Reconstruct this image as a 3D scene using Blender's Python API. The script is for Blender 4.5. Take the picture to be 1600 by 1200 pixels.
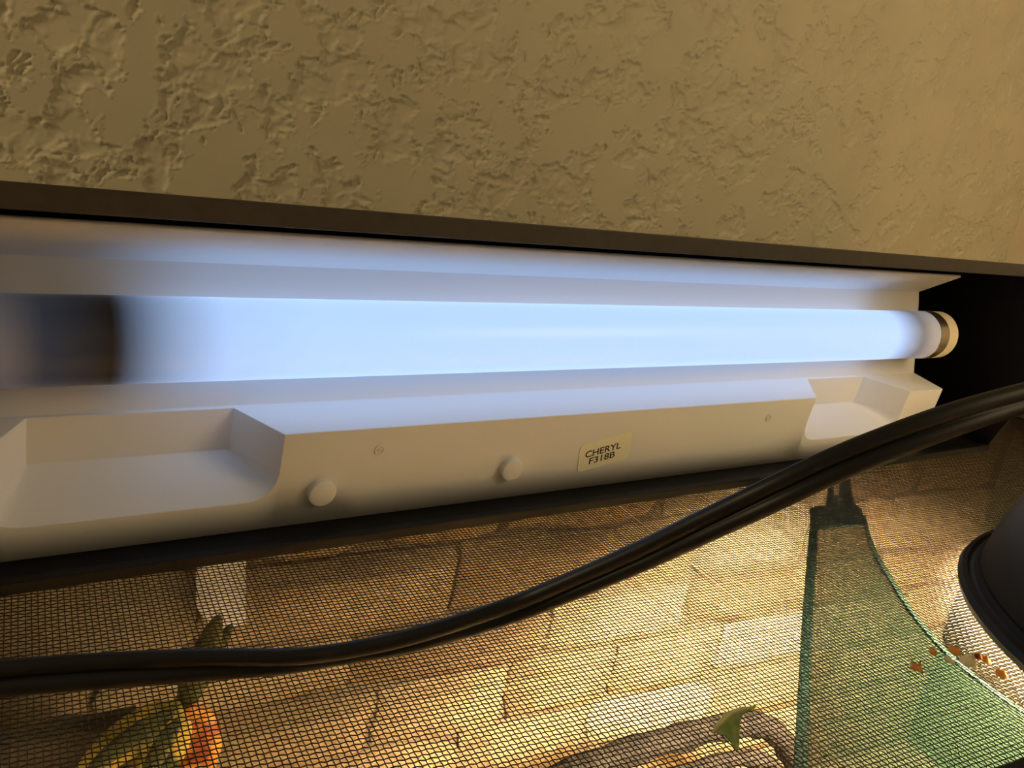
import bpy, bmesh, math, random
import numpy as np
from mathutils import Vector, Matrix

for o in list(bpy.data.objects):
    bpy.data.objects.remove(o)
SC = bpy.context.scene
COL = SC.collection
MM = 0.001
random.seed(7)

# ------------------------------------------------------------------ camera
YAW, PITCH, ROLL = math.radians(35.976), math.radians(17.136), math.radians(9.641)
FPX = 1379.1
CAM = Vector((0, 0, 140))                      # millimetres; the screen lid is z = 0
fwd = Vector((math.sin(YAW) * math.cos(PITCH), math.cos(YAW) * math.cos(PITCH), -math.sin(PITCH)))
rt0 = Vector((math.cos(YAW), -math.sin(YAW), 0))
up0 = rt0.cross(fwd)
RT = math.cos(ROLL) * rt0 + math.sin(ROLL) * up0
UP = -math.sin(ROLL) * rt0 + math.cos(ROLL) * up0
cd = bpy.data.cameras.new('camera')
cam = bpy.data.objects.new('camera', cd)
COL.objects.link(cam)
M3 = Matrix((RT, UP, -fwd)).transposed()
cam.matrix_world = Matrix.Translation(CAM * MM) @ M3.to_4x4()
cd.sensor_width = 36
cd.lens = FPX / 1600 * 36
cd.clip_start = 0.005
SC.camera = cam

# ------------------------------------------------------------------ world, room light, exposure
w = bpy.data.worlds.new('room_world')
SC.world = w
w.use_nodes = True
bg = w.node_tree.nodes['Background']
bg.inputs[0].default_value = (1.0, 0.76, 0.40, 1)
bg.inputs[1].default_value = 0.145
for nm, loc, aim, size, en in (('room_lamp', (0.51, -0.10, 0.28), (0.46, 0.34, 0.14), 0.26, 0.92),
                              ('side_window', (-0.50, 0.27, 0.36), (0.15, 0.36, 0.14), 0.12, 2.0)):
    ld = bpy.data.lights.new(nm, 'AREA')
    ld.shape = 'DISK'
    ld.size = size
    ld.energy = en
    ld.color = (1.0, 0.76, 0.42)
    lo = bpy.data.objects.new(nm, ld)
    COL.objects.link(lo)
    lo.location = loc
    lo.rotation_euler = (Vector(aim) - lo.location).to_track_quat('-Z', 'Y').to_euler()
SC.view_settings.view_transform = 'Standard'
SC.view_settings.look = 'None'
SC.view_settings.gamma = 1
SC.view_settings.use_curve_mapping = False
SC.view_settings.exposure = 0.0

# ------------------------------------------------------------------ helpers
TH = 0.0925936                                  # the tank is turned a little from the hood
CT, ST = math.cos(TH), math.sin(TH)
def tank(u, v, z=0.0):                          # tank frame -> world, mm
    return Vector((u * CT + v * ST, -u * ST + v * CT, z))
def ray(px, py):
    return (fwd * FPX + RT * (px - 800) - UP * (py - 600)).normalized()
def on_plane(px, py, P, n):
    d = ray(px, py)
    return CAM + d * ((Vector(P) - CAM).dot(Vector(n)) / d.dot(Vector(n)))
def on_z(px, py, z=0.0):
    return on_plane(px, py, (0, 0, z), (0, 0, 1))
def on_v(px, py, v):
    n = Vector((ST, CT, 0))
    return on_plane(px, py, n * v, n)
def at_depth(px, py, dep):
    d = ray(px, py)
    return CAM + d * (dep / d.dot(fwd))

def principled(name, col, rough=0.5, metal=0.0, spec=0.5, **kw):
    m = bpy.data.materials.new(name)
    m.use_nodes = True
    b = m.node_tree.nodes['Principled BSDF']
    b.inputs['Base Color'].default_value = (*col, 1)
    b.inputs['Roughness'].default_value = rough
    b.inputs['Metallic'].default_value = metal
    b.inputs['Specular IOR Level'].default_value = spec
    for k, v in kw.items():
        b.inputs[k].default_value = v
    return m
def N(m, t, **props):
    n = m.node_tree.nodes.new(t)
    for k, v in props.items():
        setattr(n, k, v)
    return n
def L(m, a, b):
    m.node_tree.links.new(a, b)
def noise_colour(m, c1, c2, scale, detail=4, lo=0.35, hi=0.65, bump=0.0, bscale=None, dist=0.0005):
    b = m.node_tree.nodes['Principled BSDF']
    tc = N(m, 'ShaderNodeTexCoord')
    nz = N(m, 'ShaderNodeTexNoise')
    nz.inputs['Scale'].default_value = scale
    nz.inputs['Detail'].default_value = detail
    L(m, tc.outputs['Object'], nz.inputs['Vector'])
    r = N(m, 'ShaderNodeValToRGB')
    r.color_ramp.elements[0].position = lo
    r.color_ramp.elements[1].position = hi
    r.color_ramp.elements[0].color = (*c1, 1)
    r.color_ramp.elements[1].color = (*c2, 1)
    L(m, nz.outputs['Fac'], r.inputs['Fac'])
    L(m, r.outputs['Color'], b.inputs['Base Color'])
    if bump:
        n2 = N(m, 'ShaderNodeTexNoise')
        n2.inputs['Scale'].default_value = bscale or scale * 3
        n2.inputs['Detail'].default_value = 6
        L(m, tc.outputs['Object'], n2.inputs['Vector'])
        bp = N(m, 'ShaderNodeBump')
        bp.inputs['Strength'].default_value = bump
        bp.inputs['Distance'].default_value = dist
        L(m, n2.outputs['Fac'], bp.inputs['Height'])
        L(m, bp.outputs['Normal'], b.inputs['Normal'])
    return r

def link(name, me, mat, parent=None, smooth=None):
    o = bpy.data.objects.new(name, me)
    COL.objects.link(o)
    if mat is not None and not me.materials:
        me.materials.append(mat)
    if parent is not None:
        o.parent = parent
    if smooth is not None:
        me.polygons.foreach_set('use_smooth', [smooth] * len(me.polygons))
    return o
def mesh(name, verts, faces, mat, parent=None, smooth=False, bevel=0.0, merge=True, segs=2):
    """verts in mm"""
    bm = bmesh.new()
    vs = [bm.verts.new(Vector(v) * MM) for v in verts]
    for f in faces:
        try:
            bm.faces.new([vs[i] for i in f])
        except ValueError:
            pass
    if merge:
        bmesh.ops.remove_doubles(bm, verts=bm.verts, dist=1e-6)
        bmesh.ops.dissolve_degenerate(bm, dist=1e-6, edges=bm.edges)
    bmesh.ops.recalc_face_normals(bm, faces=bm.faces)
    if bevel:
        es = [e for e in bm.edges if len(e.link_faces) == 2 and e.calc_face_angle(0) > 0.5]
        bmesh.ops.bevel(bm, geom=es, offset=bevel * MM, segments=segs, affect='EDGES', profile=0.5, clamp_overlap=True)
    me = bpy.data.meshes.new(name)
    bm.to_mesh(me)
    bm.free()
    return link(name, me, mat, parent, smooth)
def box_data(c0, c1):
    x0, y0, z0 = c0
    x1, y1, z1 = c1
    v = [(x0, y0, z0), (x1, y0, z0), (x1, y1, z0), (x0, y1, z0), (x0, y0, z1), (x1, y0, z1), (x1, y1, z1), (x0, y1, z1)]
    f = [(0, 3, 2, 1), (4, 5, 6, 7), (0, 1, 5, 4), (1, 2, 6, 5), (2, 3, 7, 6), (3, 0, 4, 7)]
    return v, f
def box(name, c0, c1, mat, parent=None, bevel=0.0):
    v, f = box_data(c0, c1)
    return mesh(name, v, f, mat, parent, bevel=bevel)
def extrude_x(name, prof, x0, x1, mat, parent=None, bevel=0.0):
    n = len(prof)
    v = [(x0, y, z) for y, z in prof] + [(x1, y, z) for y, z in prof]
    f = [tuple(range(n)), tuple(range(2 * n - 1, n - 1, -1))]
    f += [(i, (i + 1) % n, n + (i + 1) % n, n + i) for i in range(n)]
    return mesh(name, v, f, mat, parent, bevel=bevel)
def lathe(name, prof, mat, parent=None, n=64, axis='z', centre=(0, 0, 0), smooth=True):
    """prof: (r, h) pairs in mm, revolved about the axis through centre"""
    v, f = [], []
    for r, h in prof:
        for k in range(n):
            a = 2 * math.pi * k / n
            c, s = r * math.cos(a), r * math.sin(a)
            p = (c, s, h) if axis == 'z' else (h, c, s)
            v.append((p[0] + centre[0], p[1] + centre[1], p[2] + centre[2]))
    for j in range(len(prof) - 1):
        for k in range(n):
            k2 = (k + 1) % n
            f.append((j * n + k, j * n + k2, (j + 1) * n + k2, (j + 1) * n + k))
    o = mesh(name, v, f, mat, parent, smooth=smooth)
    if smooth:
        o.data.set_sharp_from_angle(angle=math.radians(38))
    return o
def sweep(name, pts, radii, mat, parent=None, n=10):
    """round tube through pts (mm) with radius per point, closed at the ends"""
    v, f = [], []
    pts = [Vector(p) for p in pts]
    ref = Vector((0.13, 0.31, 0.94))
    for i, p in enumerate(pts):
        t = (pts[min(i + 1, len(pts) - 1)] - pts[max(i - 1, 0)]).normalized()
        a = t.cross(ref).normalized()
        b = t.cross(a)
        for k in range(n):
            q = 2 * math.pi * k / n
            v.append(p + (a * math.cos(q) + b * math.sin(q)) * radii[i])
    for i in range(len(pts) - 1):
        for k in range(n):
            k2 = (k + 1) % n
            f.append((i * n + k, i * n + k2, (i + 1) * n + k2, (i + 1) * n + k))
    f.append(tuple(range(n)))
    f.append(tuple(range((len(pts) - 1) * n, len(pts) * n)))
    return mesh(name, v, f, mat, parent, smooth=True)
def catmull(P, m):
    P = [Vector(p) for p in P]
    out = []
    for i in range(len(P) - 1):
        p0, p1, p2, p3 = P[max(i - 1, 0)], P[i], P[i + 1], P[min(i + 2, len(P) - 1)]
        for k in range(m):
            t = k / m
            out.append(0.5 * ((2 * p1) + (p2 - p0) * t + (2 * p0 - 5 * p1 + 4 * p2 - p3) * t * t + (3 * p1 - p0 - 3 * p2 + p3) * t ** 3))
    out.append(P[-1])
    return out
def thing(name, label, cat, loc=(0, 0, 0), rz=0.0, group=None):
    o = bpy.data.objects.new(name, None)
    COL.objects.link(o)
    o.location = Vector(loc) * MM
    o.rotation_euler = (0, 0, rz)
    o.empty_display_size = 0.02
    return tag(o, label, cat, group)
def tag(o, label, cat, group=None):
    o['label'] = label
    o['category'] = cat
    if group:
        o['group'] = group
    return o

# ------------------------------------------------------------------ numpy noise
def perlin(x, y, seed):
    rng = np.random.default_rng(seed)
    T = 256
    ang = rng.random((T, T)) * 2 * np.pi
    gx, gy = np.cos(ang), np.sin(ang)
    xi, yi = np.floor(x).astype(int), np.floor(y).astype(int)
    xf, yf = x - xi, y - yi
    def g(i, j, dx, dy):
        return gx[i % T, j % T] * dx + gy[i % T, j % T] * dy
    s = lambda t: t * t * t * (t * (t * 6 - 15) + 10)
    u, v = s(xf), s(yf)
    a = g(xi, yi, xf, yf) * (1 - u) + g(xi + 1, yi, xf - 1, yf) * u
    b = g(xi, yi + 1, xf, yf - 1) * (1 - u) + g(xi + 1, yi + 1, xf - 1, yf - 1) * u
    return (a * (1 - v) + b * v) * 1.45
def fbm(x, y, seed, octs=4, gain=0.5):
    t, a, s = 0, 1.0, 0
    for k in range(octs):
        t = t + a * perlin(x * 2 ** k, y * 2 ** k, seed + k)
        s += a
        a *= gain
    return t / s

# ------------------------------------------------------------------ materials
m_wall = principled('painted_plaster', (0.52, 0.46, 0.31), 0.62, spec=0.35)
noise_colour(m_wall, (0.44, 0.395, 0.28), (0.47, 0.425, 0.30), 40, bump=0.12, bscale=900, dist=0.0002)
m_wall2 = principled('painted_plaster_side', (0.60, 0.50, 0.35), 0.7, spec=0.3)
noise_colour(m_wall2, (0.66, 0.56, 0.40), (0.70, 0.60, 0.43), 30, bump=0.5, bscale=160, dist=0.001)
m_floor = principled('wood_top', (0.24, 0.15, 0.08), 0.5)
noise_colour(m_floor, (0.20, 0.12, 0.06), (0.28, 0.18, 0.1), 9, bump=0.1, bscale=60)
m_black = principled('black_plastic', (0.0075, 0.0072, 0.007), 0.5, spec=0.22)
m_lip = principled('charcoal_plastic_lip', (0.045, 0.040, 0.032), 0.55, spec=0.3)
noise_colour(m_lip, (0.042, 0.037, 0.030), (0.05, 0.045, 0.036), 250, bump=0.15, bscale=1500, dist=0.0002)
m_white = principled('white_plastic', (0.86, 0.86, 0.87), 0.38, spec=0.4)
m_holder = principled('cream_lamp_holder', (0.82, 0.72, 0.52), 0.45)
m_cap = principled('lamp_end_metal', (0.55, 0.52, 0.46), 0.28, metal=1.0)
m_sticker = principled('cream_paper', (0.93, 0.92, 0.74), 0.6, spec=0.3)
m_ink = principled('black_ink', (0.05, 0.04, 0.02), 0.6, spec=0.2)
m_cord = principled('black_cord_vinyl', (0.009, 0.009, 0.009), 0.45, spec=0.25)
m_dome = principled('black_enamel', (0.010, 0.010, 0.009), 0.5, spec=0.28)
m_dome_in = principled('white_enamel_inside', (0.85, 0.82, 0.76), 0.35)
m_wire = principled('dark_screen_wire', (0.016, 0.011, 0.007), 0.4, spec=0.3)
m_frame = principled('black_frame_plastic', (0.012, 0.012, 0.012), 0.45, spec=0.3)
m_clip = principled('green_webbing', (0.035, 0.075, 0.045), 0.8, spec=0.2)
m_tag = principled('white_card', (0.85, 0.82, 0.80), 0.5)
m_sand = principled('tan_sand', (0.45, 0.34, 0.2), 0.9, spec=0.1)
noise_colour(m_sand, (0.36, 0.27, 0.16), (0.50, 0.39, 0.25), 120, bump=0.8, bscale=300, dist=0.003)
m_log = principled('dark_bark', (0.07, 0.055, 0.045), 0.85, spec=0.2)
noise_colour(m_log, (0.012, 0.009, 0.007), (0.03, 0.024, 0.018), 60, bump=0.9, bscale=120, dist=0.002)
m_leaf = principled('green_leaf', (0.13, 0.2, 0.045), 0.5)
noise_colour(m_leaf, (0.10, 0.17, 0.035), (0.22, 0.27, 0.08), 300)
m_leafvein = principled('pale_leaf_rim', (0.42, 0.42, 0.18), 0.5)
m_stem = principled('green_stem', (0.11, 0.12, 0.03), 0.6)
def thin(name, col, k=0.55):
    m = bpy.data.materials.new(name)
    m.use_nodes = True
    nt = m.node_tree
    nt.nodes.remove(nt.nodes['Principled BSDF'])
    d, t_, x = N(m, 'ShaderNodeBsdfDiffuse'), N(m, 'ShaderNodeBsdfTranslucent'), N(m, 'ShaderNodeMixShader')
    d.inputs[0].default_value = t_.inputs[0].default_value = (*col, 1)
    x.inputs[0].default_value = k
    L(m, d.outputs[0], x.inputs[1]); L(m, t_.outputs[0], x.inputs[2])
    L(m, x.outputs[0], nt.nodes['Material Output'].inputs['Surface'])
    return m
m_flake_a = thin('amber_flake', (0.85, 0.48, 0.17))
m_flake_b = thin('pale_flake', (0.9, 0.78, 0.6))
m_flake_c = thin('rust_flake', (0.30, 0.08, 0.02))
m_glass = principled('pane_glass', (0.9, 0.97, 0.94), 0.02)
m_glass.node_tree.nodes['Principled BSDF'].inputs['Transmission Weight'].default_value = 1.0
m_glass.node_tree.nodes['Principled BSDF'].inputs['IOR'].default_value = 1.05

# rock: each stone its own tint
m_rock = principled('tan_rock', (0.5, 0.4, 0.25), 0.85, spec=0.15)
rr = noise_colour(m_rock, (0.46, 0.36, 0.22), (0.74, 0.63, 0.46), 22, detail=6, lo=0.3, hi=0.7, bump=0.7, bscale=110, dist=0.003)
oi = N(m_rock, 'ShaderNodeObjectInfo')
r2 = N(m_rock, 'ShaderNodeValToRGB')
r2.color_ramp.elements[0].color = (0.70, 0.60, 0.52, 1)
r2.color_ramp.elements[1].color = (1.0, 1.0, 1.0, 1)
e = r2.color_ramp.elements.new(0.5)
e.color = (1.0, 0.86, 0.68, 1)
mx = N(m_rock, 'ShaderNodeMix', data_type='RGBA', blend_type='MULTIPLY')
mx.inputs[0].default_value = 1.0
L(m_rock, oi.outputs['Random'], r2.inputs['Fac'])
L(m_rock, rr.outputs['Color'], mx.inputs[6])
L(m_rock, r2.outputs['Color'], mx.inputs[7])
L(m_rock, mx.outputs[2], m_rock.node_tree.nodes['Principled BSDF'].inputs['Base Color'])
m_grout = principled('dark_rock_joint', (0.16, 0.12, 0.075), 0.9, spec=0.1)
noise_colour(m_grout, (0.2, 0.15, 0.095), (0.3, 0.23, 0.15), 60)

# ------------------------------------------------------------------ setting: wall, corner, surface under the tank
WV, CU = 385.0, 614.0
def build_wall():
    du = 0.66
    u0, u1, z0, z1 = -70.0, CU, 66.0, 275.0
    us = np.arange(u0, u1 + du, du)
    us[-1] = u1
    zs = np.arange(z0, z1, du)
    U, Z = np.meshgrid(us, zs, indexing='ij')
    wx = U + 3.0 * perlin(U / 9, Z / 9, 90)
    wz = Z + 3.0 * perlin(U / 9, Z / 9, 91)
    big = fbm(wx / 27, wz / 30, 3, 3, 0.5)
    mid = fbm(wx / 11, wz / 11, 17, 3, 0.5)
    small = np.abs(fbm(wx / 5.2, wz / 5.2, 33, 3, 0.55))
    h = 0.30 + 2.5 * big + 1.25 * mid - 1.35 * small
    val = np.clip(-h / 0.25, 0, 1)
    lipr = 0.30 * np.exp(-((h - 0.03) / 0.07) ** 2)              # curled edge of each flat
    h = -0.95 * (1 - np.exp(np.minimum(h, 0.0) / 0.22)) + lipr   # flats knocked down, valleys between
    blobs = np.clip(fbm(wx / 5.0 + 40, wz / 5.0, 71, 3) * 1.8, 0, 1)
    h = h + 0.6 * blobs * val + 0.02 * fbm(U / 1.9, Z / 1.9, 55, 2)
    nu, nz = len(us), len(zs)
    # border fades to flat so the coarse wall meets it
    P = np.empty((nu, nz, 3))
    V = WV - h - 0.3
    V[0, :] = V[-1, :] = WV
    V[:, 0] = V[:, -1] = WV
    P[..., 0] = U * CT + V * ST
    P[..., 1] = -U * ST + V * CT
    P[..., 2] = Z
    verts = P.reshape(-1, 3) * MM
    idx = np.arange(nu * nz).reshape(nu, nz)
    q = np.stack([idx[:-1, :-1], idx[1:, :-1], idx[1:, 1:], idx[:-1, 1:]], -1).reshape(-1, 4)
    extra = []
    def add(ua, ub, za, zb):
        extra.append([tuple(tank(a, WV, b) * MM) for a, b in ((ua, za), (ub, za), (ub, zb), (ua, zb))])
    zt = zs[-1]
    add(-700, u0, -300, 900); add(u0, u1, -300, z0); add(u0, u1, zt, 900)
    ev = np.array([p for f in extra for p in f])
    eq = np.arange(len(ev)).reshape(-1, 4) + len(verts)
    verts = np.concatenate([verts, ev])
    q = np.concatenate([q, eq])
    me = bpy.data.meshes.new('wall_back')
    me.vertices.add(len(verts)); me.vertices.foreach_set('co', verts.ravel())
    me.loops.add(q.size); me.loops.foreach_set('vertex_index', q.ravel().astype(np.int32))
    me.polygons.add(len(q)); me.polygons.foreach_set('loop_start', np.arange(0, q.size, 4, dtype=np.int32))
    me.update(calc_edges=True)
    o = link('wall_back', me, m_wall, smooth=True)
    o['kind'] = 'structure'
build_wall()
v = [tank(CU, WV, -300), tank(CU, -700, -300), tank(CU, -700, 900), tank(CU, WV, 900),
     tank(CU + 60, WV, -300), tank(CU + 60, -700, -300), tank(CU + 60, -700, 900), tank(CU + 60, WV, 900)]
o = mesh('wall_right', v, [(0, 1, 2, 3), (4, 7, 6, 5), (0, 3, 7, 4), (1, 5, 6, 2), (0, 4, 5, 1), (3, 2, 6, 7)], m_wall2)
o['kind'] = 'structure'
v = [tank(-700, -700, -300), tank(CU, -700, -300), tank(CU, WV, -300), tank(-700, WV, -300)]
v += [p + Vector((0, 0, -30)) for p in v]
o = mesh('floor', v, [(0, 1, 2, 3), (7, 6, 5, 4), (0, 4, 5, 1), (1, 5, 6, 2), (2, 6, 7, 3), (3, 7, 4, 0)], m_floor)
o['kind'] = 'structure'

# ------------------------------------------------------------------ terrarium tank (local frame = tank frame)
TU0, TU1, TV0, TV1, TZ = -90.0, 598.0, 76.0, 346.0, -300.0
ROT = -TH
t = thing('terrarium', 'long glass reptile tank with dark rails under the wire screen lid', 'terrarium', tank((TU0 + TU1) / 2, (TV0 + TV1) / 2, TZ), ROT)
def tl(u, v, z):      # tank frame -> local of an empty placed at the tank's base centre
    return (u - (TU0 + TU1) / 2, v - (TV0 + TV1) / 2, z - TZ)
def tbox(name, a, b, mat, parent, bevel=0.0):
    return box(name, tl(*a), tl(*b), mat, parent, bevel)
g = 5
tbox('pane', (TU0, TV0, TZ + 6), (TU1, TV0 + g, -8), m_glass, t)
tbox('pane', (TU0, TV1 - g, TZ + 6), (TU1, TV1, -8), m_glass, t)
tbox('pane', (TU0, TV0 + g, TZ + 6), (TU0 + g, TV1 - g, -8), m_glass, t)
tbox('pane', (TU1 - g, TV0 + g, TZ + 6), (TU1, TV1 - g, -8), m_glass, t)
tbox('base_plate', (TU0, TV0, TZ), (TU1, TV1, TZ + 6), m_frame, t)
tbox('sand_bed', (TU0 + g, TV0 + g, TZ + 6), (TU1 - g, TV1 - g, TZ + 32), m_sand, t)

# rock background
rb = thing('rock_background', 'stacked tan stone panel along the back of the terrarium', 'background panel', tank((TU0 + TU1) / 2, (TV0 + TV1) / 2, TZ), ROT)
RV = 326.0
tbox('joint_panel', (TU0 + g + 1, RV, TZ + 32), (TU1 - g - 1, TV1 - g - 1, -9), m_grout, rb)
variants = []
for s in range(7):
    rng = random.Random(100 + s)
    n = 4
    bm = bmesh.new()
    grid = {}
    for i in range(n + 1):
        for j in range(n + 1):
            x, z = i / n - 0.5, j / n - 0.5
            e_ = (i in (0, n)) or (j in (0, n))
            cx = 0.04 * rng.uniform(-1, 1) if i in (0, n) else 0.02 * rng.uniform(-1, 1)
            cz = 0.07 * rng.uniform(-1, 1) if j in (0, n) else 0.03 * rng.uniform(-1, 1)
            corner = (i in (0, n)) and (j in (0, n))
            if corner:
                x *= 0.93; z *= 0.9
            d = (0.18 if e_ else 0.72 + 0.28 * rng.random())
            grid[i, j] = bm.verts.new((x + cx, -d, z + cz))
    for i in range(n):
        for j in range(n):
            bm.faces.new((grid[i, j], grid[i + 1, j], grid[i + 1, j + 1], grid[i, j + 1]))
    ring = [(i, 0) for i in range(n)] + [(n, j) for j in range(n)] + [(i, n) for i in range(n, 0, -1)] + [(0, j) for j in range(n, 0, -1)]
    back = [bm.verts.new((grid[k].co.x, 0.1, grid[k].co.z)) for k in ring]
    for a in range(len(ring)):
        b = (a + 1) % len(ring)
        bm.faces.new((grid[ring[b]], grid[ring[a]], back[a], back[b]))
    bmesh.ops.recalc_face_normals(bm, faces=bm.faces)
    me = bpy.data.meshes.new('stone')
    bm.to_mesh(me); bm.free()
    me.materials.append(m_rock)
    me.polygons.foreach_set('use_smooth', [True] * len(me.polygons))
    me.set_sharp_from_angle(angle=math.radians(50))
    variants.append(me)
z = -11.0
rng = random.Random(5)
row = 0
while z > -262:
    hgt = rng.choice((24, 28, 33, 38, 42))
    u = TU0 + g + 2 - rng.uniform(0, 30)
    while u < TU1 - g - 4:
        wid = rng.uniform(52, 118)
        a, b = max(u, TU0 + g + 2), min(u + wid, TU1 - g - 2)
        if b - a > 12:
            o = bpy.data.objects.new('stone', rng.choice(variants))
            COL.objects.link(o)
            o.parent = rb
            hh = hgt - rng.uniform(1.5, 3.5)
            o.location = Vector(tl((a + b) / 2, RV, z - hgt / 2 + rng.uniform(-1, 1))) * MM
            o.scale = ((b - a - 2.2) * MM, rng.uniform(5, 9) * MM, hh * MM)
            o.rotation_euler = (0, rng.uniform(-0.03, 0.03), 0)
        u += wid
    z -= hgt
    row += 1

# ------------------------------------------------------------------ screen lid
sl = thing('screen_lid', 'fine dark wire screen lid in a black frame covering the terrarium', 'screen lid', tank((TU0 + TU1) / 2, (TV0 + TV1) / 2, 0), ROT)
def sb(name, a, b, bevel=0.8):
    return box(name, (a[0] - (TU0 + TU1) / 2, a[1] - (TV0 + TV1) / 2, a[2]), (b[0] - (TU0 + TU1) / 2, b[1] - (TV0 + TV1) / 2, b[2]), m_frame, sl, bevel)
F = 20
sb('frame_rail', (TU0, TV0, -8), (TU1, TV0 + F, 1.2))
sb('frame_rail', (TU0, TV1 - F, -8), (TU1, TV1, 1.2))
sb('frame_rail', (TU0, TV0 + F, -8), (TU0 + F, TV1 - F, 1.2))
sb('frame_rail', (TU1 - F, TV0 + F, -8), (TU1, TV1 - F, 1.2))
def build_screen():
    pitch, r, amp = 1.5, 0.165, 0.16
    ua = np.arange(TU0 + F - 1, TU1 - F + 1, pitch)
    va = np.arange(TV0 + F - 1, TV1 - F + 1, pitch)
    rg = np.random.default_rng(4)
    ua_j = ua + rg.normal(0, 0.07, len(ua))
    va_j = va + rg.normal(0, 0.07, len(va))
    nu, nv = len(ua), len(va)
    par = (np.add.outer(np.arange(nu), np.arange(nv)) % 2) * 2 - 1      # weave
    Uw = ua_j[:, None] + 0.10 * perlin(np.add.outer(ua / 14, va * 0), np.add.outer(ua * 0, va / 14), 8)
    Vw = va_j[None, :] + 0.10 * perlin(np.add.outer(ua / 14, va * 0), np.add.outer(ua * 0, va / 14), 9)
    allv, allq, base = [], [], 0
    ang = np.array([90, 210, 330]) * np.pi / 180
    for fam in (0, 1):
        zc = (amp if fam == 0 else -amp) * par - 0.45
        cnt = nu * nv
        P = np.empty((nu, nv, 3, 3))
        for k, a in enumerate(ang):
            off, oz = r * np.cos(a) * 1.05, r * np.sin(a) * 1.1
            P[:, :, k, 0] = Uw + (0 if fam == 0 else off)
            P[:, :, k, 1] = Vw + (off if fam == 0 else 0)
            P[:, :, k, 2] = zc + oz
        idx = base + np.arange(cnt * 3).reshape(nu, nv, 3)
        if fam == 0:
            A, B = idx[:-1], idx[1:]
        else:
            A, B = idx[:, :-1], idx[:, 1:]
        for k in range(3):
            k2 = (k + 1) % 3
            allq.append(np.stack([A[..., k], B[..., k], B[..., k2], A[..., k2]], -1).reshape(-1, 4))
        allv.append(P.reshape(-1, 3))
        base += cnt * 3
    V = np.concatenate(allv)
    V[:, 0] -= (TU0 + TU1) / 2
    V[:, 1] -= (TV0 + TV1) / 2
    V *= MM
    q = np.concatenate(allq)
    me = bpy.data.meshes.new('wire_mesh')
    me.vertices.add(len(V)); me.vertices.foreach_set('co', V.ravel())
    me.loops.add(q.size); me.loops.foreach_set('vertex_index', q.ravel().astype(np.int32))
    me.polygons.add(len(q)); me.polygons.foreach_set('loop_start', np.arange(0, q.size, 4, dtype=np.int32))
    me.update(calc_edges=True)
    o = link('wire_mesh', me, m_wire, sl, smooth=True)
    o['kind'] = 'stuff'
build_screen()

# ------------------------------------------------------------------ light hood (world frame, x along the hood)
HX0, HX1 = -22.0, 498.0
hood = thing('light_hood', 'black aquarium light hood tipped open with white reflector and lit tube', 'light hood', (238, 258, 1.4))
HO = Vector((238, 258, 1.4))
def hloc(p):
    return Vector(p) - HO
def hmesh(name, verts, faces, mat, parent=hood, **kw):
    return mesh(name, [hloc(p) for p in verts], faces, mat, parent, **kw)
def hext(name, prof, x0, x1, mat, parent=hood, bevel=0.0):
    return extrude_x(name, [(y - HO.y, z - HO.z) for y, z in prof], x0 - HO.x, x1 - HO.x, mat, parent, bevel)
BK = 300.0
hext('bottom_wall', [(226.5, 1.4), (BK, 1.4), (BK, 4.2), (231, 4.2), (229.6, 5.2), (226.3, 5.2)], HX0, HX1, m_black, bevel=0.4)
hext('rear_wall', [(BK - 3, 4.2), (BK, 4.2), (BK, 92.6), (BK - 3, 93)], HX0, HX1, m_black, bevel=0.4)
hext('top_wall', [(212, 109.0), (BK, 93.6), (BK, 90.6), (214.5, 105.6), (214.5, 103.0), (212, 103.1)], HX0, HX1, m_lip, bevel=0.35)
endp = [(226.5, 1.4), (226.0, 6.0), (219.4, 25.5), (213.4, 103.4), (213.4, 107.4), (BK - 0.5, 92.5), (BK - 0.5, 1.6)]
hext('end_panel', endp, HX1 - 3, HX1 - 0.2, m_black, bevel=0.4)
hext('end_panel', endp, HX0 + 0.2, HX0 + 3, m_black, bevel=0.4)

# white reflector, lofted along x; the two wiring pockets are notches in its lower front
A, B, B2, C, D, E_ = (244.4, 95.0), (264.3, 82.1), (262.6, 76.6), (253.5, 40.1), (235.5, 37.2), (239.0, 4.4)
def lerp(p, q, k):
    return (p[0] + (q[0] - p[0]) * k, p[1] + (q[1] - p[1]) * k)
N1 = lerp(C, D, 0.06)
N2 = (254.0, 25.5)
LIP = 0.69
def sect(x, notch=None, xb=None, xf=None, lip=LIP, n2=N2):
    """one slice: A B B2 C N1 N2 N3 E ; full section uses D for N2"""
    xb = x if xb is None else xb
    xf = x if xf is None else xf
    n3 = lerp(D, E_, lip)
    if notch:
        return [(x, *A), (x, *B), (x, *B2), (x, *C), (xb, *N1), (xb, *n2), (xf, *n3), (xf, *E_)]
    return [(x, *A), (x, *B), (x, *B2), (x, *C), (xb, *N1), (xf, *D), (xf, *n3), (xf, *E_)]
def rounded(d, R=9.0):
    if d >= R:
        return LIP
    k = R - math.sqrt(max(0, R * R - (R - d) ** 2))
    return LIP - k / 33.0
sl_ = []
WX0, WX1 = -16.0, 447.0
def pocket(f0, b0, b1, f1):
    out = [sect(b0, None, b0, f0, rounded(0.0))]
    for d in (0.0, 0.6, 1.6, 3.2, 5.5, 9.0):
        xf = f0 + d
        xb = b0 + d * 0.5
        out.append(sect(xb, True, xb, xf, rounded(d)))
    for d in (9.0, 5.5, 3.2, 1.6, 0.6, 0.0):
        xf = f1 - d
        xb = b1 - d * 0.5
        out.append(sect(xb, True, xb, xf, rounded(d)))
    out.append(sect(b1, None, b1, f1, rounded(0.0)))
    return out
slices = [sect(WX0)] + pocket(13.0, 25.0, 81.0, 91.4) + [sect(120), sect(220), sect(310)] + pocket(342.5, 356.0, 400.5, 417.5) + [sect(WX1)]
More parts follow.
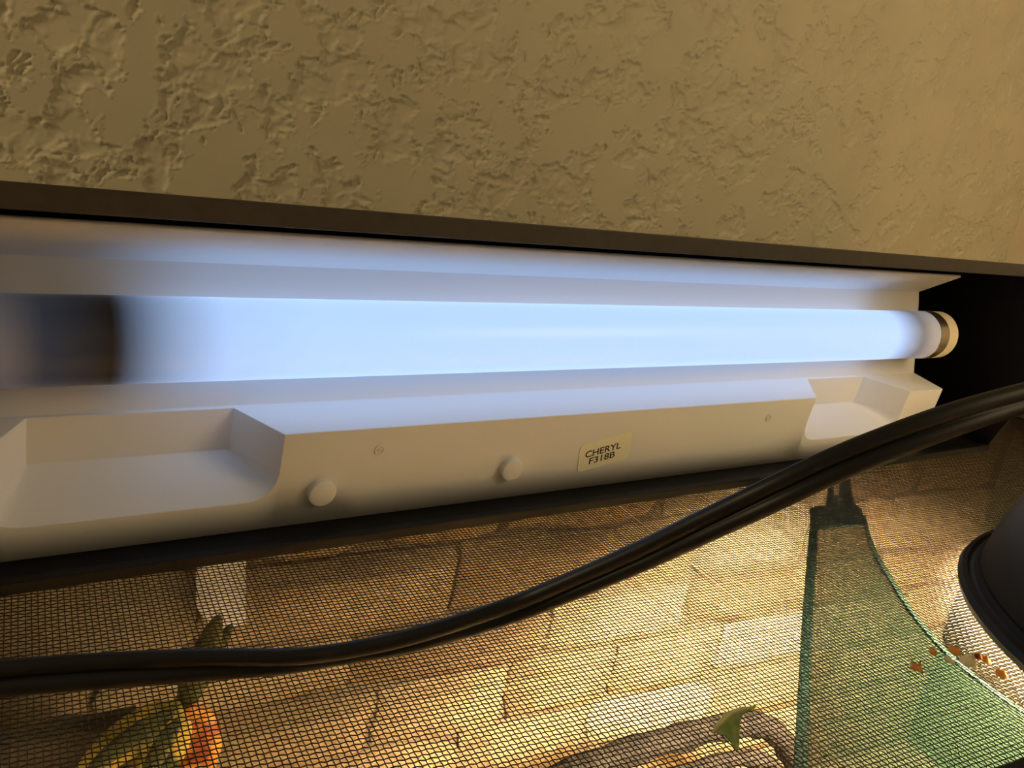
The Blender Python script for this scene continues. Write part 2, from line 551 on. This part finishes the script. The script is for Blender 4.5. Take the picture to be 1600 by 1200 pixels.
verts, faces = [], []
n = 8
for s in slices:
    verts += s
for i in range(len(slices) - 1):
    for k in range(n - 1):
        faces.append((i * n + k, i * n + k + 1, (i + 1) * n + k + 1, (i + 1) * n + k))
ref = hmesh('reflector', verts, faces, m_white, bevel=0.7, segs=3)
ref.data.polygons.foreach_set('use_smooth', [True] * len(ref.data.polygons))
ref.data.set_sharp_from_angle(angle=math.radians(40))
# thickness grows away from the open side
me = ref.data
bm = bmesh.new(); bm.from_mesh(me)
mid = sum((f.normal.y * f.calc_area() for f in bm.faces))
if mid > 0:
    bmesh.ops.reverse_faces(bm, faces=bm.faces)
bm.to_mesh(me); bm.free()
so = ref.modifiers.new('thickness', 'SOLIDIFY')
so.thickness = 0.0012
so.offset = -1

fn = Vector((0, -(37.2 - 4.4), -(239.0 - 235.5))).normalized()      # outward normal of the front face
def on_front(x, z):
    k = (37.2 - z) / (37.2 - 4.4)
    return Vector((x, 235.5 + 3.5 * k, z))
def disc(name, c, r, h, mat, parent, n=36, prof=None):
    """short turned knob standing on the front face"""
    ax = fn
    a = Vector((1, 0, 0)); b = ax.cross(a)
    prof = prof or [(r, -0.4), (r, h - 0.5), (r - 0.15, h - 0.2), (r - 0.5, h), (0.01, h)]
    v, f = [], []
    for rr_, hh_ in prof:
        for k in range(n):
            q = 2 * math.pi * k / n
            v.append(hloc(c + ax * hh_ + (a * math.cos(q) + b * math.sin(q)) * rr_))
    for j in range(len(prof) - 1):
        for k in range(n):
            k2 = (k + 1) % n
            f.append((j * n + k, j * n + k2, (j + 1) * n + k2, (j + 1) * n + k))
    o = mesh(name, v, f, mat, parent, smooth=True)
    o.data.set_sharp_from_angle(angle=math.radians(35))
    return o
disc('round_button', on_front(105.6, 16.0), 4.6, 2.4, m_white, hood)
disc('round_button', on_front(177.6, 17.2), 4.5, 2.4, m_white, hood)
ringp = [(1.9, -0.3), (1.9, 0.15), (1.7, 0.3), (1.25, 0.3), (1.1, -0.1), (0.85, -0.1), (0.7, 0.3), (0.25, 0.3), (0.15, -0.1), (0.01, -0.1)]
disc('screw_boss', on_front(123.9, 29.1), 1.9, 0.3, m_white, hood, 24, ringp)
disc('screw_boss', on_front(313.4, 28.7), 1.9, 0.25, m_white, hood, 24, ringp)

# sticker with lettering
sc_c = on_front(221.8, 19.8) + fn * 0.12
ex = Vector((1, 0, 0))
ey = fn.cross(ex) * -1
if ey.z < 0:
    ey = -ey
ang = math.radians(10)
sx = ex * math.cos(ang) + ey * math.sin(ang)
sy = -ex * math.sin(ang) + ey * math.cos(ang)
W2, H2, R_ = 12.7, 6.2, 2.2
out = []
for cx, cy, a0 in ((W2 - R_, H2 - R_, 0), (-W2 + R_, H2 - R_, 90), (-W2 + R_, -H2 + R_, 180), (W2 - R_, -H2 + R_, 270)):
    for k in range(7):
        a = math.radians(a0 + 15 * k)
        out.append((cx + R_ * math.cos(a), cy + R_ * math.sin(a)))
n = len(out)
v = [hloc(sc_c + sx * x + sy * y + fn * 0.08) for x, y in out] + [hloc(sc_c + sx * x + sy * y - fn * 0.08) for x, y in out]
f = [tuple(range(n)), tuple(range(2 * n - 1, n - 1, -1))] + [(i, n + i, n + (i + 1) % n, (i + 1) % n) for i in range(n)]
stick = mesh('sticker', v, f, m_sticker, hood)
stick['label'] = 'small cream name sticker printed with dark lettering'
def letters(body, size, x, y, wide):
    cu = bpy.data.curves.new('lettering', 'FONT')
    cu.body = body
    cu.size = 1.0
    cu.align_x = 'CENTER'
    cu.align_y = 'CENTER'
    cu.offset = 0.016
    cu.extrude = 0.0
    tmp = bpy.data.objects.new('tmp_text', cu)
    COL.objects.link(tmp)
    bpy.context.view_layer.update()
    dg = bpy.context.evaluated_depsgraph_get()
    me = bpy.data.meshes.new_from_object(tmp.evaluated_get(dg))
    bpy.data.objects.remove(tmp)
    co = np.empty(len(me.vertices) * 3)
    me.vertices.foreach_get('co', co)
    co = co.reshape(-1, 3)
    lo_, hi_ = co.min(0), co.max(0)
    c = (lo_ + hi_) / 2
    kx, ky = wide / (hi_[0] - lo_[0]), size / (hi_[1] - lo_[1])
    for vt, p in zip(me.vertices, co):
        P = sc_c + sx * (x + (p[0] - c[0]) * kx) + sy * (y + (p[1] - c[1]) * ky) + fn * 0.13
        vt.co = hloc(P) * MM
    me.materials.clear()
    link('lettering', me, m_ink, stick)
letters('CHERYL', 3.0, -1.1, 1.2, 17.2)
letters('F318B', 2.9, -1.2, -2.3, 12.6)

# fluorescent tube
TY, TZc, TR = 245.0, 140 - 0.3095 * 245, 12.0
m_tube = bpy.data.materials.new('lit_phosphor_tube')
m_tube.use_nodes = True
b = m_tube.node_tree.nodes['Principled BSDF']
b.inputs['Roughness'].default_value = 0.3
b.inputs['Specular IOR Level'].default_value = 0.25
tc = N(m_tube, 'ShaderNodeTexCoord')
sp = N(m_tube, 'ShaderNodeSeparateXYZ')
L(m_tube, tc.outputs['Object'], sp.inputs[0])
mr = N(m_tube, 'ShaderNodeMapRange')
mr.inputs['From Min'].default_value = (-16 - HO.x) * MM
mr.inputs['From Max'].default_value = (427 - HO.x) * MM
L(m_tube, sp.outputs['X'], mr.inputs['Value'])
r = N(m_tube, 'ShaderNodeValToRGB')                # glow along the tube: drops off towards both ends
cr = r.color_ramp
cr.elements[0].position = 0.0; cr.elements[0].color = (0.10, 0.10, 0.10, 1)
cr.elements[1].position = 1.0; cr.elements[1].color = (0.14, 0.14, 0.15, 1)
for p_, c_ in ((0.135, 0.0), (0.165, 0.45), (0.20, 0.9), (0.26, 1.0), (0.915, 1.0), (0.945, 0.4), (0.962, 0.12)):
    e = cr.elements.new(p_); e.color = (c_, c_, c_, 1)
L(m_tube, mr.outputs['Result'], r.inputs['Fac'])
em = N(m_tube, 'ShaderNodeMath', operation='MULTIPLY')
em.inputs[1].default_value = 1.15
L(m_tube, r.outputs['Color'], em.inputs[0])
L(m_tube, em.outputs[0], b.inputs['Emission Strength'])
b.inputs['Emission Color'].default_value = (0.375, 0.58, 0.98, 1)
r3 = N(m_tube, 'ShaderNodeValToRGB')               # base colour along the tube, dark band near the left end
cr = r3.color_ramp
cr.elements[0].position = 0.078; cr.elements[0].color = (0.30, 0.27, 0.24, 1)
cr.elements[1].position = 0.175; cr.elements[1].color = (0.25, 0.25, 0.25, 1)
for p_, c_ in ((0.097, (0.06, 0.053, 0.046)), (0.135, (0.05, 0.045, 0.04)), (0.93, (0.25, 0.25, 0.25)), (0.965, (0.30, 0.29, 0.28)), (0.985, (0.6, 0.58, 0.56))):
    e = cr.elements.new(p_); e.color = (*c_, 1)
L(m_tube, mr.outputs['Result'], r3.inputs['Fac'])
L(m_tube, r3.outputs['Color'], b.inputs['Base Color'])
cl = tuple(hloc((0, TY, TZc)))
hx = lambda x: x - HO.x
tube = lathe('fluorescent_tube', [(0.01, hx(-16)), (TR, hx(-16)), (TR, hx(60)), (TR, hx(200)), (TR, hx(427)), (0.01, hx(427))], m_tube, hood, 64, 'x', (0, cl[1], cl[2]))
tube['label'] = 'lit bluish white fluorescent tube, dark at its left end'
o = lathe('end_cap', [(TR - 0.2, hx(425.6)), (TR + 0.25, hx(426)), (TR + 0.25, hx(432.5)), (TR - 0.6, hx(433.5)), (0.01, hx(433.5))], m_cap, tube, 48, 'x', (0, cl[1], cl[2]))
o['label'] = 'shiny metal cap on the tube end'
lathe('end_cap', [(0.01, hx(-17)), (TR + 0.2, hx(-17)), (TR + 0.2, hx(-11)), (TR - 0.2, hx(-10.6))], m_cap, tube, 48, 'x', (0, cl[1], cl[2]))
hold = lathe('lamp_holder', [(TR - 1.2, hx(433.4)), (TR + 0.1, hx(433.4)), (TR + 0.1, hx(441.2)), (TR - 0.9, hx(442)), (0.01, hx(442))], m_holder, hood, 48, 'x', (0, cl[1], cl[2]))
box('bracket', hloc((434, TY + 9, TZc - 6)), hloc((441, 258.2, TZc + 6)), m_holder, hold, 0.5)
hold2 = lathe('lamp_holder', [(0.01, hx(-20)), (TR, hx(-20)), (TR, hx(-17)), (0.01, hx(-17))], m_holder, hood, 32, 'x', (0, cl[1], cl[2]))

# ------------------------------------------------------------------ twin power cord
cp = [(-700, 1190, 'g', 14), (-300, 1122, 'g', 12), (-90, 1080, 'g', 10), (0, 1061, 'g', 8), (150, 1049, 'g', 8), (300, 1040, 'g', 30), (450, 1033, 'g', 60), (550, 1019, 'g', 70), (660, 996, 'm', 60), (800, 953, 236, 45),
      (900, 913, 232, 35), (1000, 870, 224, 28), (1100, 823, 214, 18), (1200, 776, 206, 10), (1300, 729, 203, 8), (1400, 688, 203, 12), (1500, 652, 206, 25), (1600, 622, 212, 40), (1720, 590, 220, 50)]
pts, tw = [], []
for px, py, dep, tws in cp:
    pts.append(on_z(px, py, 3.4) if dep == 'g' else on_z(px, py, 8.0) if dep == 'm' else at_depth(px, py, dep))
    tw.append(Vector((math.radians(tws), 0, 0)))
SP = catmull(pts, 14)
TW = [q.x for q in catmull(tw, 14)]
prof = []
rw = 2.15
cc = 2.0                                        # two round conductors side by side, meeting in a groove
al = math.pi - math.acos(cc / rw) - 0.02
for k in range(17):
    a = -al + 2 * al * k / 16
    prof.append((cc + rw * math.cos(a), rw * math.sin(a)))
for k in range(17):
    a = math.pi - al + 2 * al * k / 16
    prof.append((-cc + rw * math.cos(a), rw * math.sin(a)))
v, f = [], []
n = len(prof)
for i, p in enumerate(SP):
    T = (SP[min(i + 1, len(SP) - 1)] - SP[max(i - 1, 0)]).normalized()
    V_ = (p - CAM).normalized()
    a1 = T.cross(V_).normalized()
    a2 = T.cross(a1).normalized()
    c_, s_ = math.cos(TW[i]), math.sin(TW[i])
    b1, b2 = a1 * c_ + a2 * s_, -a1 * s_ + a2 * c_
    for x, y in prof:
        v.append(p + b1 * x + b2 * y)
for i in range(len(SP) - 1):
    for k in range(n):
        f.append((i * n + k, i * n + (k + 1) % n, (i + 1) * n + (k + 1) % n, (i + 1) * n + k))
f += [tuple(range(n)), tuple(range((len(SP) - 1) * n, len(SP) * n))]
o = mesh('power_cord', v, f, m_cord, smooth=True)
tag(o, 'black twin-wire power cord curving across the screen lid in front of the hood', 'cord')

# ------------------------------------------------------------------ dome heat lamp
DC = Vector((374.5, 47, 0))
lamp = thing('dome_lamp', 'black dome heat lamp resting on the screen at the right', 'lamp', (DC.x, DC.y, 0.9))
lamp.rotation_euler = (math.radians(-0.2), math.radians(0.5), 0)
outer = [(103.4, 9.0), (102.5, 14), (100.5, 24), (96.5, 36), (89.5, 49), (79, 61), (65, 71), (50, 78), (38, 82), (31, 85)]
lathe('dome', outer + [(30, 85)], m_dome, lamp, 96)
inner = [(101.8, 8.5), (101.2, 14), (99.2, 24), (95.2, 36), (88.2, 49), (77.6, 60), (63, 69.8), (49, 76.6), (36, 80.6), (24, 82), (0.01, 82)]
lathe('dome_lining', inner, m_dome_in, lamp, 96)
rim = [(101.6, 8.8), (104.2, 8.6), (104.8, 6.2), (106.4, 5.4), (107.2, 6.6), (108.8, 6.2), (109.8, 4.0), (109.0, 1.6), (107.4, 0.8), (106.0, 1.6), (104.8, 4.0), (101.6, 6.8), (101.6, 8.8)]
lathe('rim', rim, m_dome, lamp, 96)
lathe('socket', [(31, 84), (31.5, 90), (31.5, 118), (29, 124), (14, 128), (7, 131), (6, 140), (0.01, 140)], m_dome, lamp, 48)
m_bulb = bpy.data.materials.new('glowing_bulb')
m_bulb.use_nodes = True
bb = m_bulb.node_tree.nodes['Principled BSDF']
bb.inputs['Base Color'].default_value = (0.9, 0.85, 0.75, 1)
bb.inputs['Emission Color'].default_value = (1.0, 0.76, 0.46, 1)
bb.inputs['Emission Strength'].default_value = 2200.0
bp_ = [(0.01, 12)] + [(30 * math.sin(a), 42 - 30 * math.cos(a)) for a in [0.25 * k for k in range(1, 9)]] + [(22, 63), (16, 72), (13, 82)]
bulb = lathe('bulb', bp_, m_bulb, lamp, 40)

# ------------------------------------------------------------------ hammock under the screen
hp = lambda px, py: on_z(px, py, hz(px, py))
def hz(px, py):
    return -14 - 14 * min(1, max(0, (py - 780) / 300))
left = [(1267, 806), (1263, 850), (1259, 900), (1254, 960), (1250, 1030), (1246, 1100), (1242, 1170), (1238, 1240), (1234, 1320)]
right = [(1352, 806), (1364, 850), (1392, 900), (1431, 960), (1488, 1025), (1580, 1098), (1690, 1165), (1800, 1235), (1900, 1320)]
left = [hp(*p) for p in left]
right = [hp(*p) for p in right]
def inside(p):
    u, v_ = p.x * CT - p.y * ST, p.x * ST + p.y * CT
    return tank(min(u, 586.0), max(v_, 86.0), p.z)
left = [inside(p) for p in left]
right = [inside(p) for p in right]
left = catmull(left, 3)
right = catmull(right, 3)
m_ham = bpy.data.materials.new('green_mesh_fabric')
m_ham.use_nodes = True
nt = m_ham.node_tree
nt.nodes.remove(nt.nodes['Principled BSDF'])
outn = nt.nodes['Material Output']
df = N(m_ham, 'ShaderNodeBsdfDiffuse'); df.inputs[0].default_value = (0.030, 0.058, 0.034, 1)
tr = N(m_ham, 'ShaderNodeBsdfTranslucent'); tr.inputs[0].default_value = (0.035, 0.07, 0.040, 1)
tp = N(m_ham, 'ShaderNodeBsdfTransparent'); tp.inputs[0].default_value = (1, 1, 1, 1)
m1 = N(m_ham, 'ShaderNodeMixShader'); m1.inputs[0].default_value = 0.4
m2 = N(m_ham, 'ShaderNodeMixShader'); m2.inputs[0].default_value = 0.40
L(m_ham, df.outputs[0], m1.inputs[1]); L(m_ham, tr.outputs[0], m1.inputs[2])
L(m_ham, m1.outputs[0], m2.inputs[1]); L(m_ham, tp.outputs[0], m2.inputs[2])
L(m_ham, m2.outputs[0], outn.inputs['Surface'])
m_hem = principled('green_hem', (0.014, 0.042, 0.027), 0.8, spec=0.2)
ham = thing('reptile_hammock', 'green mesh fabric reptile hammock with hemmed edges slung under the screen', 'hammock', left[0])
HM = left[0]
v, f = [], []
K = 12
for a, b in zip(left, right):
    for k in range(K + 1):
        s = k / K
        p = a.lerp(b, s)
        p = p - Vector((0, 0, 3.0 * math.sin(math.pi * s)))
        v.append(p - HM)
for i in range(len(left) - 1):
    for k in range(K):
        f.append((i * (K + 1) + k, i * (K + 1) + k + 1, (i + 1) * (K + 1) + k + 1, (i + 1) * (K + 1) + k))
o = mesh('fabric', v, f, m_ham, ham, smooth=True)
s_ = o.modifiers.new('thickness', 'SOLIDIFY'); s_.thickness = 0.0003
def strip(name, path, wd, inward, mat):
    v, f = [], []
    for i, p in enumerate(path):
        d = inward[i]
        q = p + d * wd
        for z_ in (0.5, -0.7):
            v.append(p - HM + Vector((0, 0, z_))); v.append(q - HM + Vector((0, 0, z_)))
    for i in range(len(path) - 1):
        a, b = i * 4, i * 4 + 4
        f += [(a, a + 1, b + 1, b), (a + 2, b + 2, b + 3, a + 3), (a, b, b + 2, a + 2), (a + 1, a + 3, b + 3, b + 1)]
    f += [(0, 2, 3, 1), (len(path) * 4 - 4, len(path) * 4 - 3, len(path) * 4 - 1, len(path) * 4 - 2)]
    return mesh(name, v, f, mat, ham)
inw = [(b - a).normalized() for a, b in zip(left, right)]
strip('hem', left, 4.5, inw, m_hem)
strip('hem', right, 2.2, [-d for d in inw], m_hem)
# webbing tab and loop at the narrow corner
def slab(name, poly, th, mat):
    P = [Vector(p) - HM for p in poly]
    n = len(P)
    v = P + [p - Vector((0, 0, th)) for p in P]
    f = [tuple(range(n)), tuple(range(2 * n - 1, n - 1, -1))] + [(i, n + i, n + (i + 1) % n, (i + 1) % n) for i in range(n)]
    return mesh(name, v, f, mat, ham)
ZT = -12.5
tb = slab('webbing_tab', [on_z(x, y, ZT) for x, y in ((1266, 793), (1290, 790), (1335, 787), (1346, 795), (1353, 818), (1300, 822), (1268, 826))], 1.2, m_clip)
tb['label'] = 'dark green webbing tab at the hammock corner'
lp = slab('webbing_loop', [on_z(x, y, ZT) for x, y in ((1291, 791), (1294, 760), (1302, 756), (1303, 774), (1312, 774), (1312, 752), (1329, 748), (1331, 770), (1336, 788))], 1.2, m_clip)

# ------------------------------------------------------------------ things inside the tank
def leaf_blade(name, path, width, mat, parent, origin, fold=0.25, side=None):
    """long leaf: path of points (mm), folded along the midrib"""
    v, f = [], []
    P = catmull(path, 5)
    m = len(P)
    for i, p in enumerate(P):
        T = (P[min(i + 1, m - 1)] - P[max(i - 1, 0)]).normalized()
        V_ = (p - CAM).normalized() if side is None else Vector(side)
        a = T.cross(V_).normalized()
        nrm = a.cross(T).normalized()
        s = i / (m - 1)
        wd = width * (math.sin(math.pi * min(1, 0.06 + s * 0.94)) ** 0.7)
        for k in (-1, -0.5, 0, 0.5, 1):
            v.append(p - origin + a * wd * k + nrm * (fold * wd * abs(k)))
    for i in range(m - 1):
        for k in range(4):
            f.append((i * 5 + k, i * 5 + k + 1, i * 5 + 6 + k, i * 5 + 5 + k))
    o = mesh(name, v, f, mat, parent, smooth=True, merge=False)
    s_ = o.modifiers.new('thickness', 'SOLIDIFY'); s_.thickness = 0.0005
    return o
def croton_mat(name, c1, c2, c3, sc):
    m = principled(name, c1, 0.5)
    rr_ = noise_colour(m, c1, c3, sc, detail=3, lo=0.36, hi=0.62)
    e = rr_.color_ramp.elements.new(0.5); e.color = (*c2, 1)
    return m
m_cro1 = croton_mat('croton_yellow_green', (0.05, 0.07, 0.02), (0.55, 0.40, 0.06), (0.75, 0.50, 0.07), 70)
m_cro2 = croton_mat('croton_orange', (0.30, 0.06, 0.015), (0.85, 0.38, 0.04), (0.9, 0.5, 0.08), 60)
m_cro3 = principled('croton_green', (0.10, 0.115, 0.03), 0.5)
noise_colour(m_cro3, (0.06, 0.075, 0.02), (0.17, 0.16, 0.05), 80)
PV = 285.0
pbase = on_v(250, 1330, PV)
pbase.z = TZ + 32.5
plant = thing('croton_plant', 'bushy plant with yellow, orange and green leaves inside the terrarium', 'plant', pbase)
pp = lambda x, y, dv=0: on_v(x, y, PV + dv)
stem_top = pp(262, 1200)
sweep('stem', [Vector((0, 0, 0)), (stem_top - pbase) * 0.5 + Vector((4, 0, 0)), pp(285, 1120) - pbase, pp(300, 1075) - pbase], [3, 2.6, 2.2, 1.6], m_stem, plant, 8)
leaf_blade('leaf', [pp(283, 1125, -3), pp(300, 1070, -4), pp(325, 1010, -5), pp(343, 960, -6)], 5.0, m_cro3, plant, pbase)
leaf_blade('leaf', [pp(300, 1090, -3), pp(318, 1060, -3), pp(345, 1005, -3), pp(362, 975, -2)], 3.0, m_cro3, plant, pbase)
la = leaf_blade('leaf', [pp(285, 1105, -6), pp(235, 1130, -8), pp(170, 1175, -10), pp(110, 1230, -12)], 7.0, m_cro1, plant, pbase, 0.15)
leaf_blade('leaf', [pp(292, 1105, -6), pp(300, 1140, -9), pp(305, 1185, -12), pp(300, 1240, -14)], 10.0, m_cro2, plant, pbase, 0.2)
lb = leaf_blade('leaf', [pp(286, 1115, -9), pp(262, 1150, -12), pp(240, 1190, -15), pp(215, 1240, -18)], 9.0, m_cro1, plant, pbase, 0.15)

leaf_blade('leaf_heart', [pp(272, 1112, -12), pp(232, 1134, -14), pp(172, 1177, -16), pp(125, 1222, -18)], 3.4, m_cro3, la, pbase, 0.15)
leaf_blade('leaf_heart', [pp(280, 1125, -15), pp(260, 1154, -18), pp(238, 1194, -21), pp(220, 1232, -24)], 3.2, m_cro3, lb, pbase, 0.15)

# dark rock slab and driftwood low on the left
slabo = on_v(40, 1270, 285)
v, f = [], []
corner = [on_v(-160, 1185, 296), on_v(215, 1118, 296), on_v(222, 1400, 296), on_v(-160, 1470, 296)]
for p in corner[2:]:
    p.z = TZ + 33
nr = Vector((ST, CT, 0))
NX, NY = 10, 6
rng = random.Random(3)
for side in (0, 1):
    for j in range(NY + 1):
        for i in range(NX + 1):
            p = corner[0].lerp(corner[1], i / NX).lerp(corner[3].lerp(corner[2], i / NX), j / NY)
            edge = i in (0, NX) or j in (0, NY)
            d = 6 if side else (-4 if edge else -9 - 3 * rng.random())
            v.append(p + nr * d + Vector((0, 0, rng.uniform(-1.2, 1.2))))
W_ = NX + 1
S_ = W_ * (NY + 1)
for j in range(NY):
    for i in range(NX):
        a = j * W_ + i
        f.append((a, a + 1, a + 1 + W_, a + W_)); f.append((S_ + a, S_ + a + W_, S_ + a + 1 + W_, S_ + a + 1))
ring = [i for i in range(W_)] + [j * W_ + NX for j in range(1, NY + 1)] + [NY * W_ + i for i in range(NX - 1, -1, -1)] + [j * W_ for j in range(NY - 1, 0, -1)]
for k in range(len(ring)):
    a, b = ring[k], ring[(k + 1) % len(ring)]
    f.append((a, S_ + a, S_ + b, b))
m_slab = principled('grey_slate', (0.11, 0.09, 0.065), 0.8, spec=0.2)
noise_colour(m_slab, (0.08, 0.066, 0.048), (0.15, 0.12, 0.09), 30, bump=0.5, bscale=120, dist=0.002)
o = mesh('slate_slab', v, f, m_slab, smooth=True)
o.data.set_sharp_from_angle(angle=math.radians(45))
tag(o, 'dark grey slate slab leaning behind the colourful plant at lower left', 'rock')

# arched dark log
LV = 262.0
def lg(x, y, v=LV):
    p = on_v(x, y, v)
    p.z = max(p.z, TZ + 36)
    return p
o = sweep('driftwood_branch', catmull([lg(600, 1700), lg(740, 1300), lg(900, 1205), lg(1040, 1158), lg(1150, 1134), lg(1205, 1140), lg(1240, 1190), lg(1262, 1270), lg(1275, 1380)], 6),
          [6.5 + 0.8 * math.sin(k * 1.7) for k in range(49)], m_log, None, 12)
tag(o, 'dark arched driftwood branch inside the terrarium beside the green hammock', 'branch')
o = sweep('driftwood_twig', catmull([lg(860, 1700, 246), lg(960, 1265, 246), lg(1060, 1212, 246), lg(1150, 1186, 246), lg(1208, 1196, 246), lg(1225, 1250, 246), lg(1240, 1700, 246)], 6),
          [4.0 + 0.6 * math.sin(k * 1.3) for k in range(37)], m_log, None, 10)
tag(o, 'thinner dark branch just below the arched driftwood', 'branch')

# white card at the back
q = [on_v(306, 872, 315.5), on_v(384, 862, 315.5), on_v(384, 975, 315.5), on_v(330, 985, 315.5), on_v(308, 950, 315.5)]
v = q + [p + nr * 1.0 for p in q]
n = len(q)
f = [tuple(range(n)), tuple(range(2 * n - 1, n - 1, -1))] + [(i, n + i, n + (i + 1) % n, (i + 1) % n) for i in range(n)]
o = mesh('white_card', v, f, m_tag)
tag(o, 'bright white card against the stones above the plant tips', 'card')

# ------------------------------------------------------------------ leaf and flakes lying on the screen
lpts = lambda x, y, z: on_z(x, y, z)
LC = on_z(1145, 1140, 0.4)
rows = [[(1112, 1144, 1.5), (1122, 1146, 0.5), (1130, 1149, 0.6)],
        [(1116, 1132, 4.0), (1130, 1138, 1.2), (1143, 1150, 0.6)],
        [(1123, 1118, 4.5), (1139, 1127, 1.6), (1149, 1158, 0.6)],
        [(1134, 1110, 4.0), (1149, 1119, 1.8), (1152, 1166, 0.8)],
        [(1150, 1106, 3.0), (1156, 1113, 1.8), (1153, 1174, 0.8)]]
rows2 = [[(1150, 1106, 3.0), (1156, 1113, 1.8)], [(1162, 1104, 3.0), (1163, 1109, 2.0)], [(1179, 1104, 2.5), (1179, 1106, 2.0)]]
v, f = [], []
for rw_ in rows:
    v += [lpts(*p) for p in rw_]
nl = len(rows)
for i in range(nl - 1):
    for k in range(2):
        f.append((i * 3 + k, i * 3 + k + 1, i * 3 + 4 + k, i * 3 + 3 + k))
v = [lpts(x, y, z) for x, y, z in [
    (1111, 1145, 0.8), (1122, 1126, 2.4), (1137, 1111, 3.2), (1158, 1104, 3.0), (1181, 1103, 1.6),      # outer rim
    (1120, 1146, 0.7), (1131, 1131, 1.4), (1146, 1118, 1.9), (1163, 1110, 2.0), (1181, 1104.5, 1.4),    # rim inner line
    (1132, 1150, 0.6), (1143, 1142, 0.8), (1155, 1130, 1.0), (1160, 1117, 1.4), (1176, 1108, 1.2),      # blade
    (1139, 1158, 0.6), (1146, 1157, 0.6), (1155, 1152, 0.7), (1156, 1135, 0.9),                         # tail
    (1149, 1172, 0.6), (1153, 1174, 0.6), (1155, 1163, 0.6)]]
fr = [(0, 1, 6, 5), (1, 2, 7, 6), (2, 3, 8, 7), (3, 4, 9, 8)]
fb = [(5, 6, 11, 10), (6, 7, 12, 11), (7, 8, 13, 12), (8, 9, 14, 13), (10, 11, 16, 15), (11, 12, 18, 17), (11, 17, 16), (15, 16, 20, 19), (16, 17, 21, 20)]
lf = thing('fallen_leaf', 'small curled green leaf lying on the screen lid', 'leaf', LC)
o = mesh('blade', [p - LC for p in v], fb, m_leaf, lf, smooth=True)
md = o.modifiers.new('thickness', 'SOLIDIFY'); md.thickness = 0.0003
o = mesh('rim', [p - LC for p in v], fr, m_leafvein, lf, smooth=True)
md = o.modifiers.new('thickness', 'SOLIDIFY'); md.thickness = 0.0003
for o in lf.children:
    bm = bmesh.new(); bm.from_mesh(o.data)
    bmesh.ops.delete(bm, geom=[x for x in bm.verts if not x.link_faces], context='VERTS')
    bm.to_mesh(o.data); bm.free()

flakes = [((1430, 1046), 7, m_flake_a, 'tan oval flake on the screen, farthest from the dome lamp'),
          ((1458, 1021), 5, m_flake_a, 'small tan flake on the screen above the row of pale flakes'),
          ((1484, 1034), 6, m_flake_b, 'thin pale sliver on the screen in the middle of the crumbs'),
          ((1490, 1020), 7, m_flake_a, 'amber flake on the screen at the hammock edge'),
          ((1511, 1036), 11, m_flake_b, 'largest pale flake on the screen beside the dome lamp'),
          ((1525, 1027), 6, m_flake_c, 'dark rust-coloured flake on the screen behind the largest pale flake'),
          ((1540, 1034), 5, m_flake_a, 'small orange crumb on the screen between rust flake and lamp rim'),
          ((1563, 1056), 8, m_flake_a, 'bright orange flake on the screen nearest the lamp rim')]
for i, ((px, py), sz, mt, lab) in enumerate(flakes):
    rng = random.Random(40 + i)
    c = on_z(px, py, 0.35)
    q0 = on_z(px + sz, py, 0.35)
    R0 = (q0 - c).length * 1.25
    v = [Vector((0, 0, R0 * 0.75)), Vector((0, 0, 0.0))]
    m = 9
    for k in range(m):
        a = 2 * math.pi * k / m
        rr_ = R0 * rng.uniform(0.7, 1.15)
        v.append(Vector((rr_ * math.cos(a), rr_ * math.sin(a), R0 * rng.uniform(0.0, 1.0) * (1.3 if math.cos(a - 0.9) > 0 else 0.25))))
    f = []
    for k in range(m):
        a, b_ = 2 + k, 2 + (k + 1) % m
        f += [(0, a, b_)]
    o = mesh('flake', v, f, mt, None, smooth=True)
    bm = bmesh.new(); bm.from_mesh(o.data)
    bmesh.ops.delete(bm, geom=[x for x in bm.verts if not x.link_faces], context='VERTS')
    bm.to_mesh(o.data); bm.free()
    md = o.modifiers.new('thickness', 'SOLIDIFY'); md.thickness = 0.0002
    o.location = c * MM
    tag(o, lab, 'flake', 'crumbs scattered on the screen by the lamp')
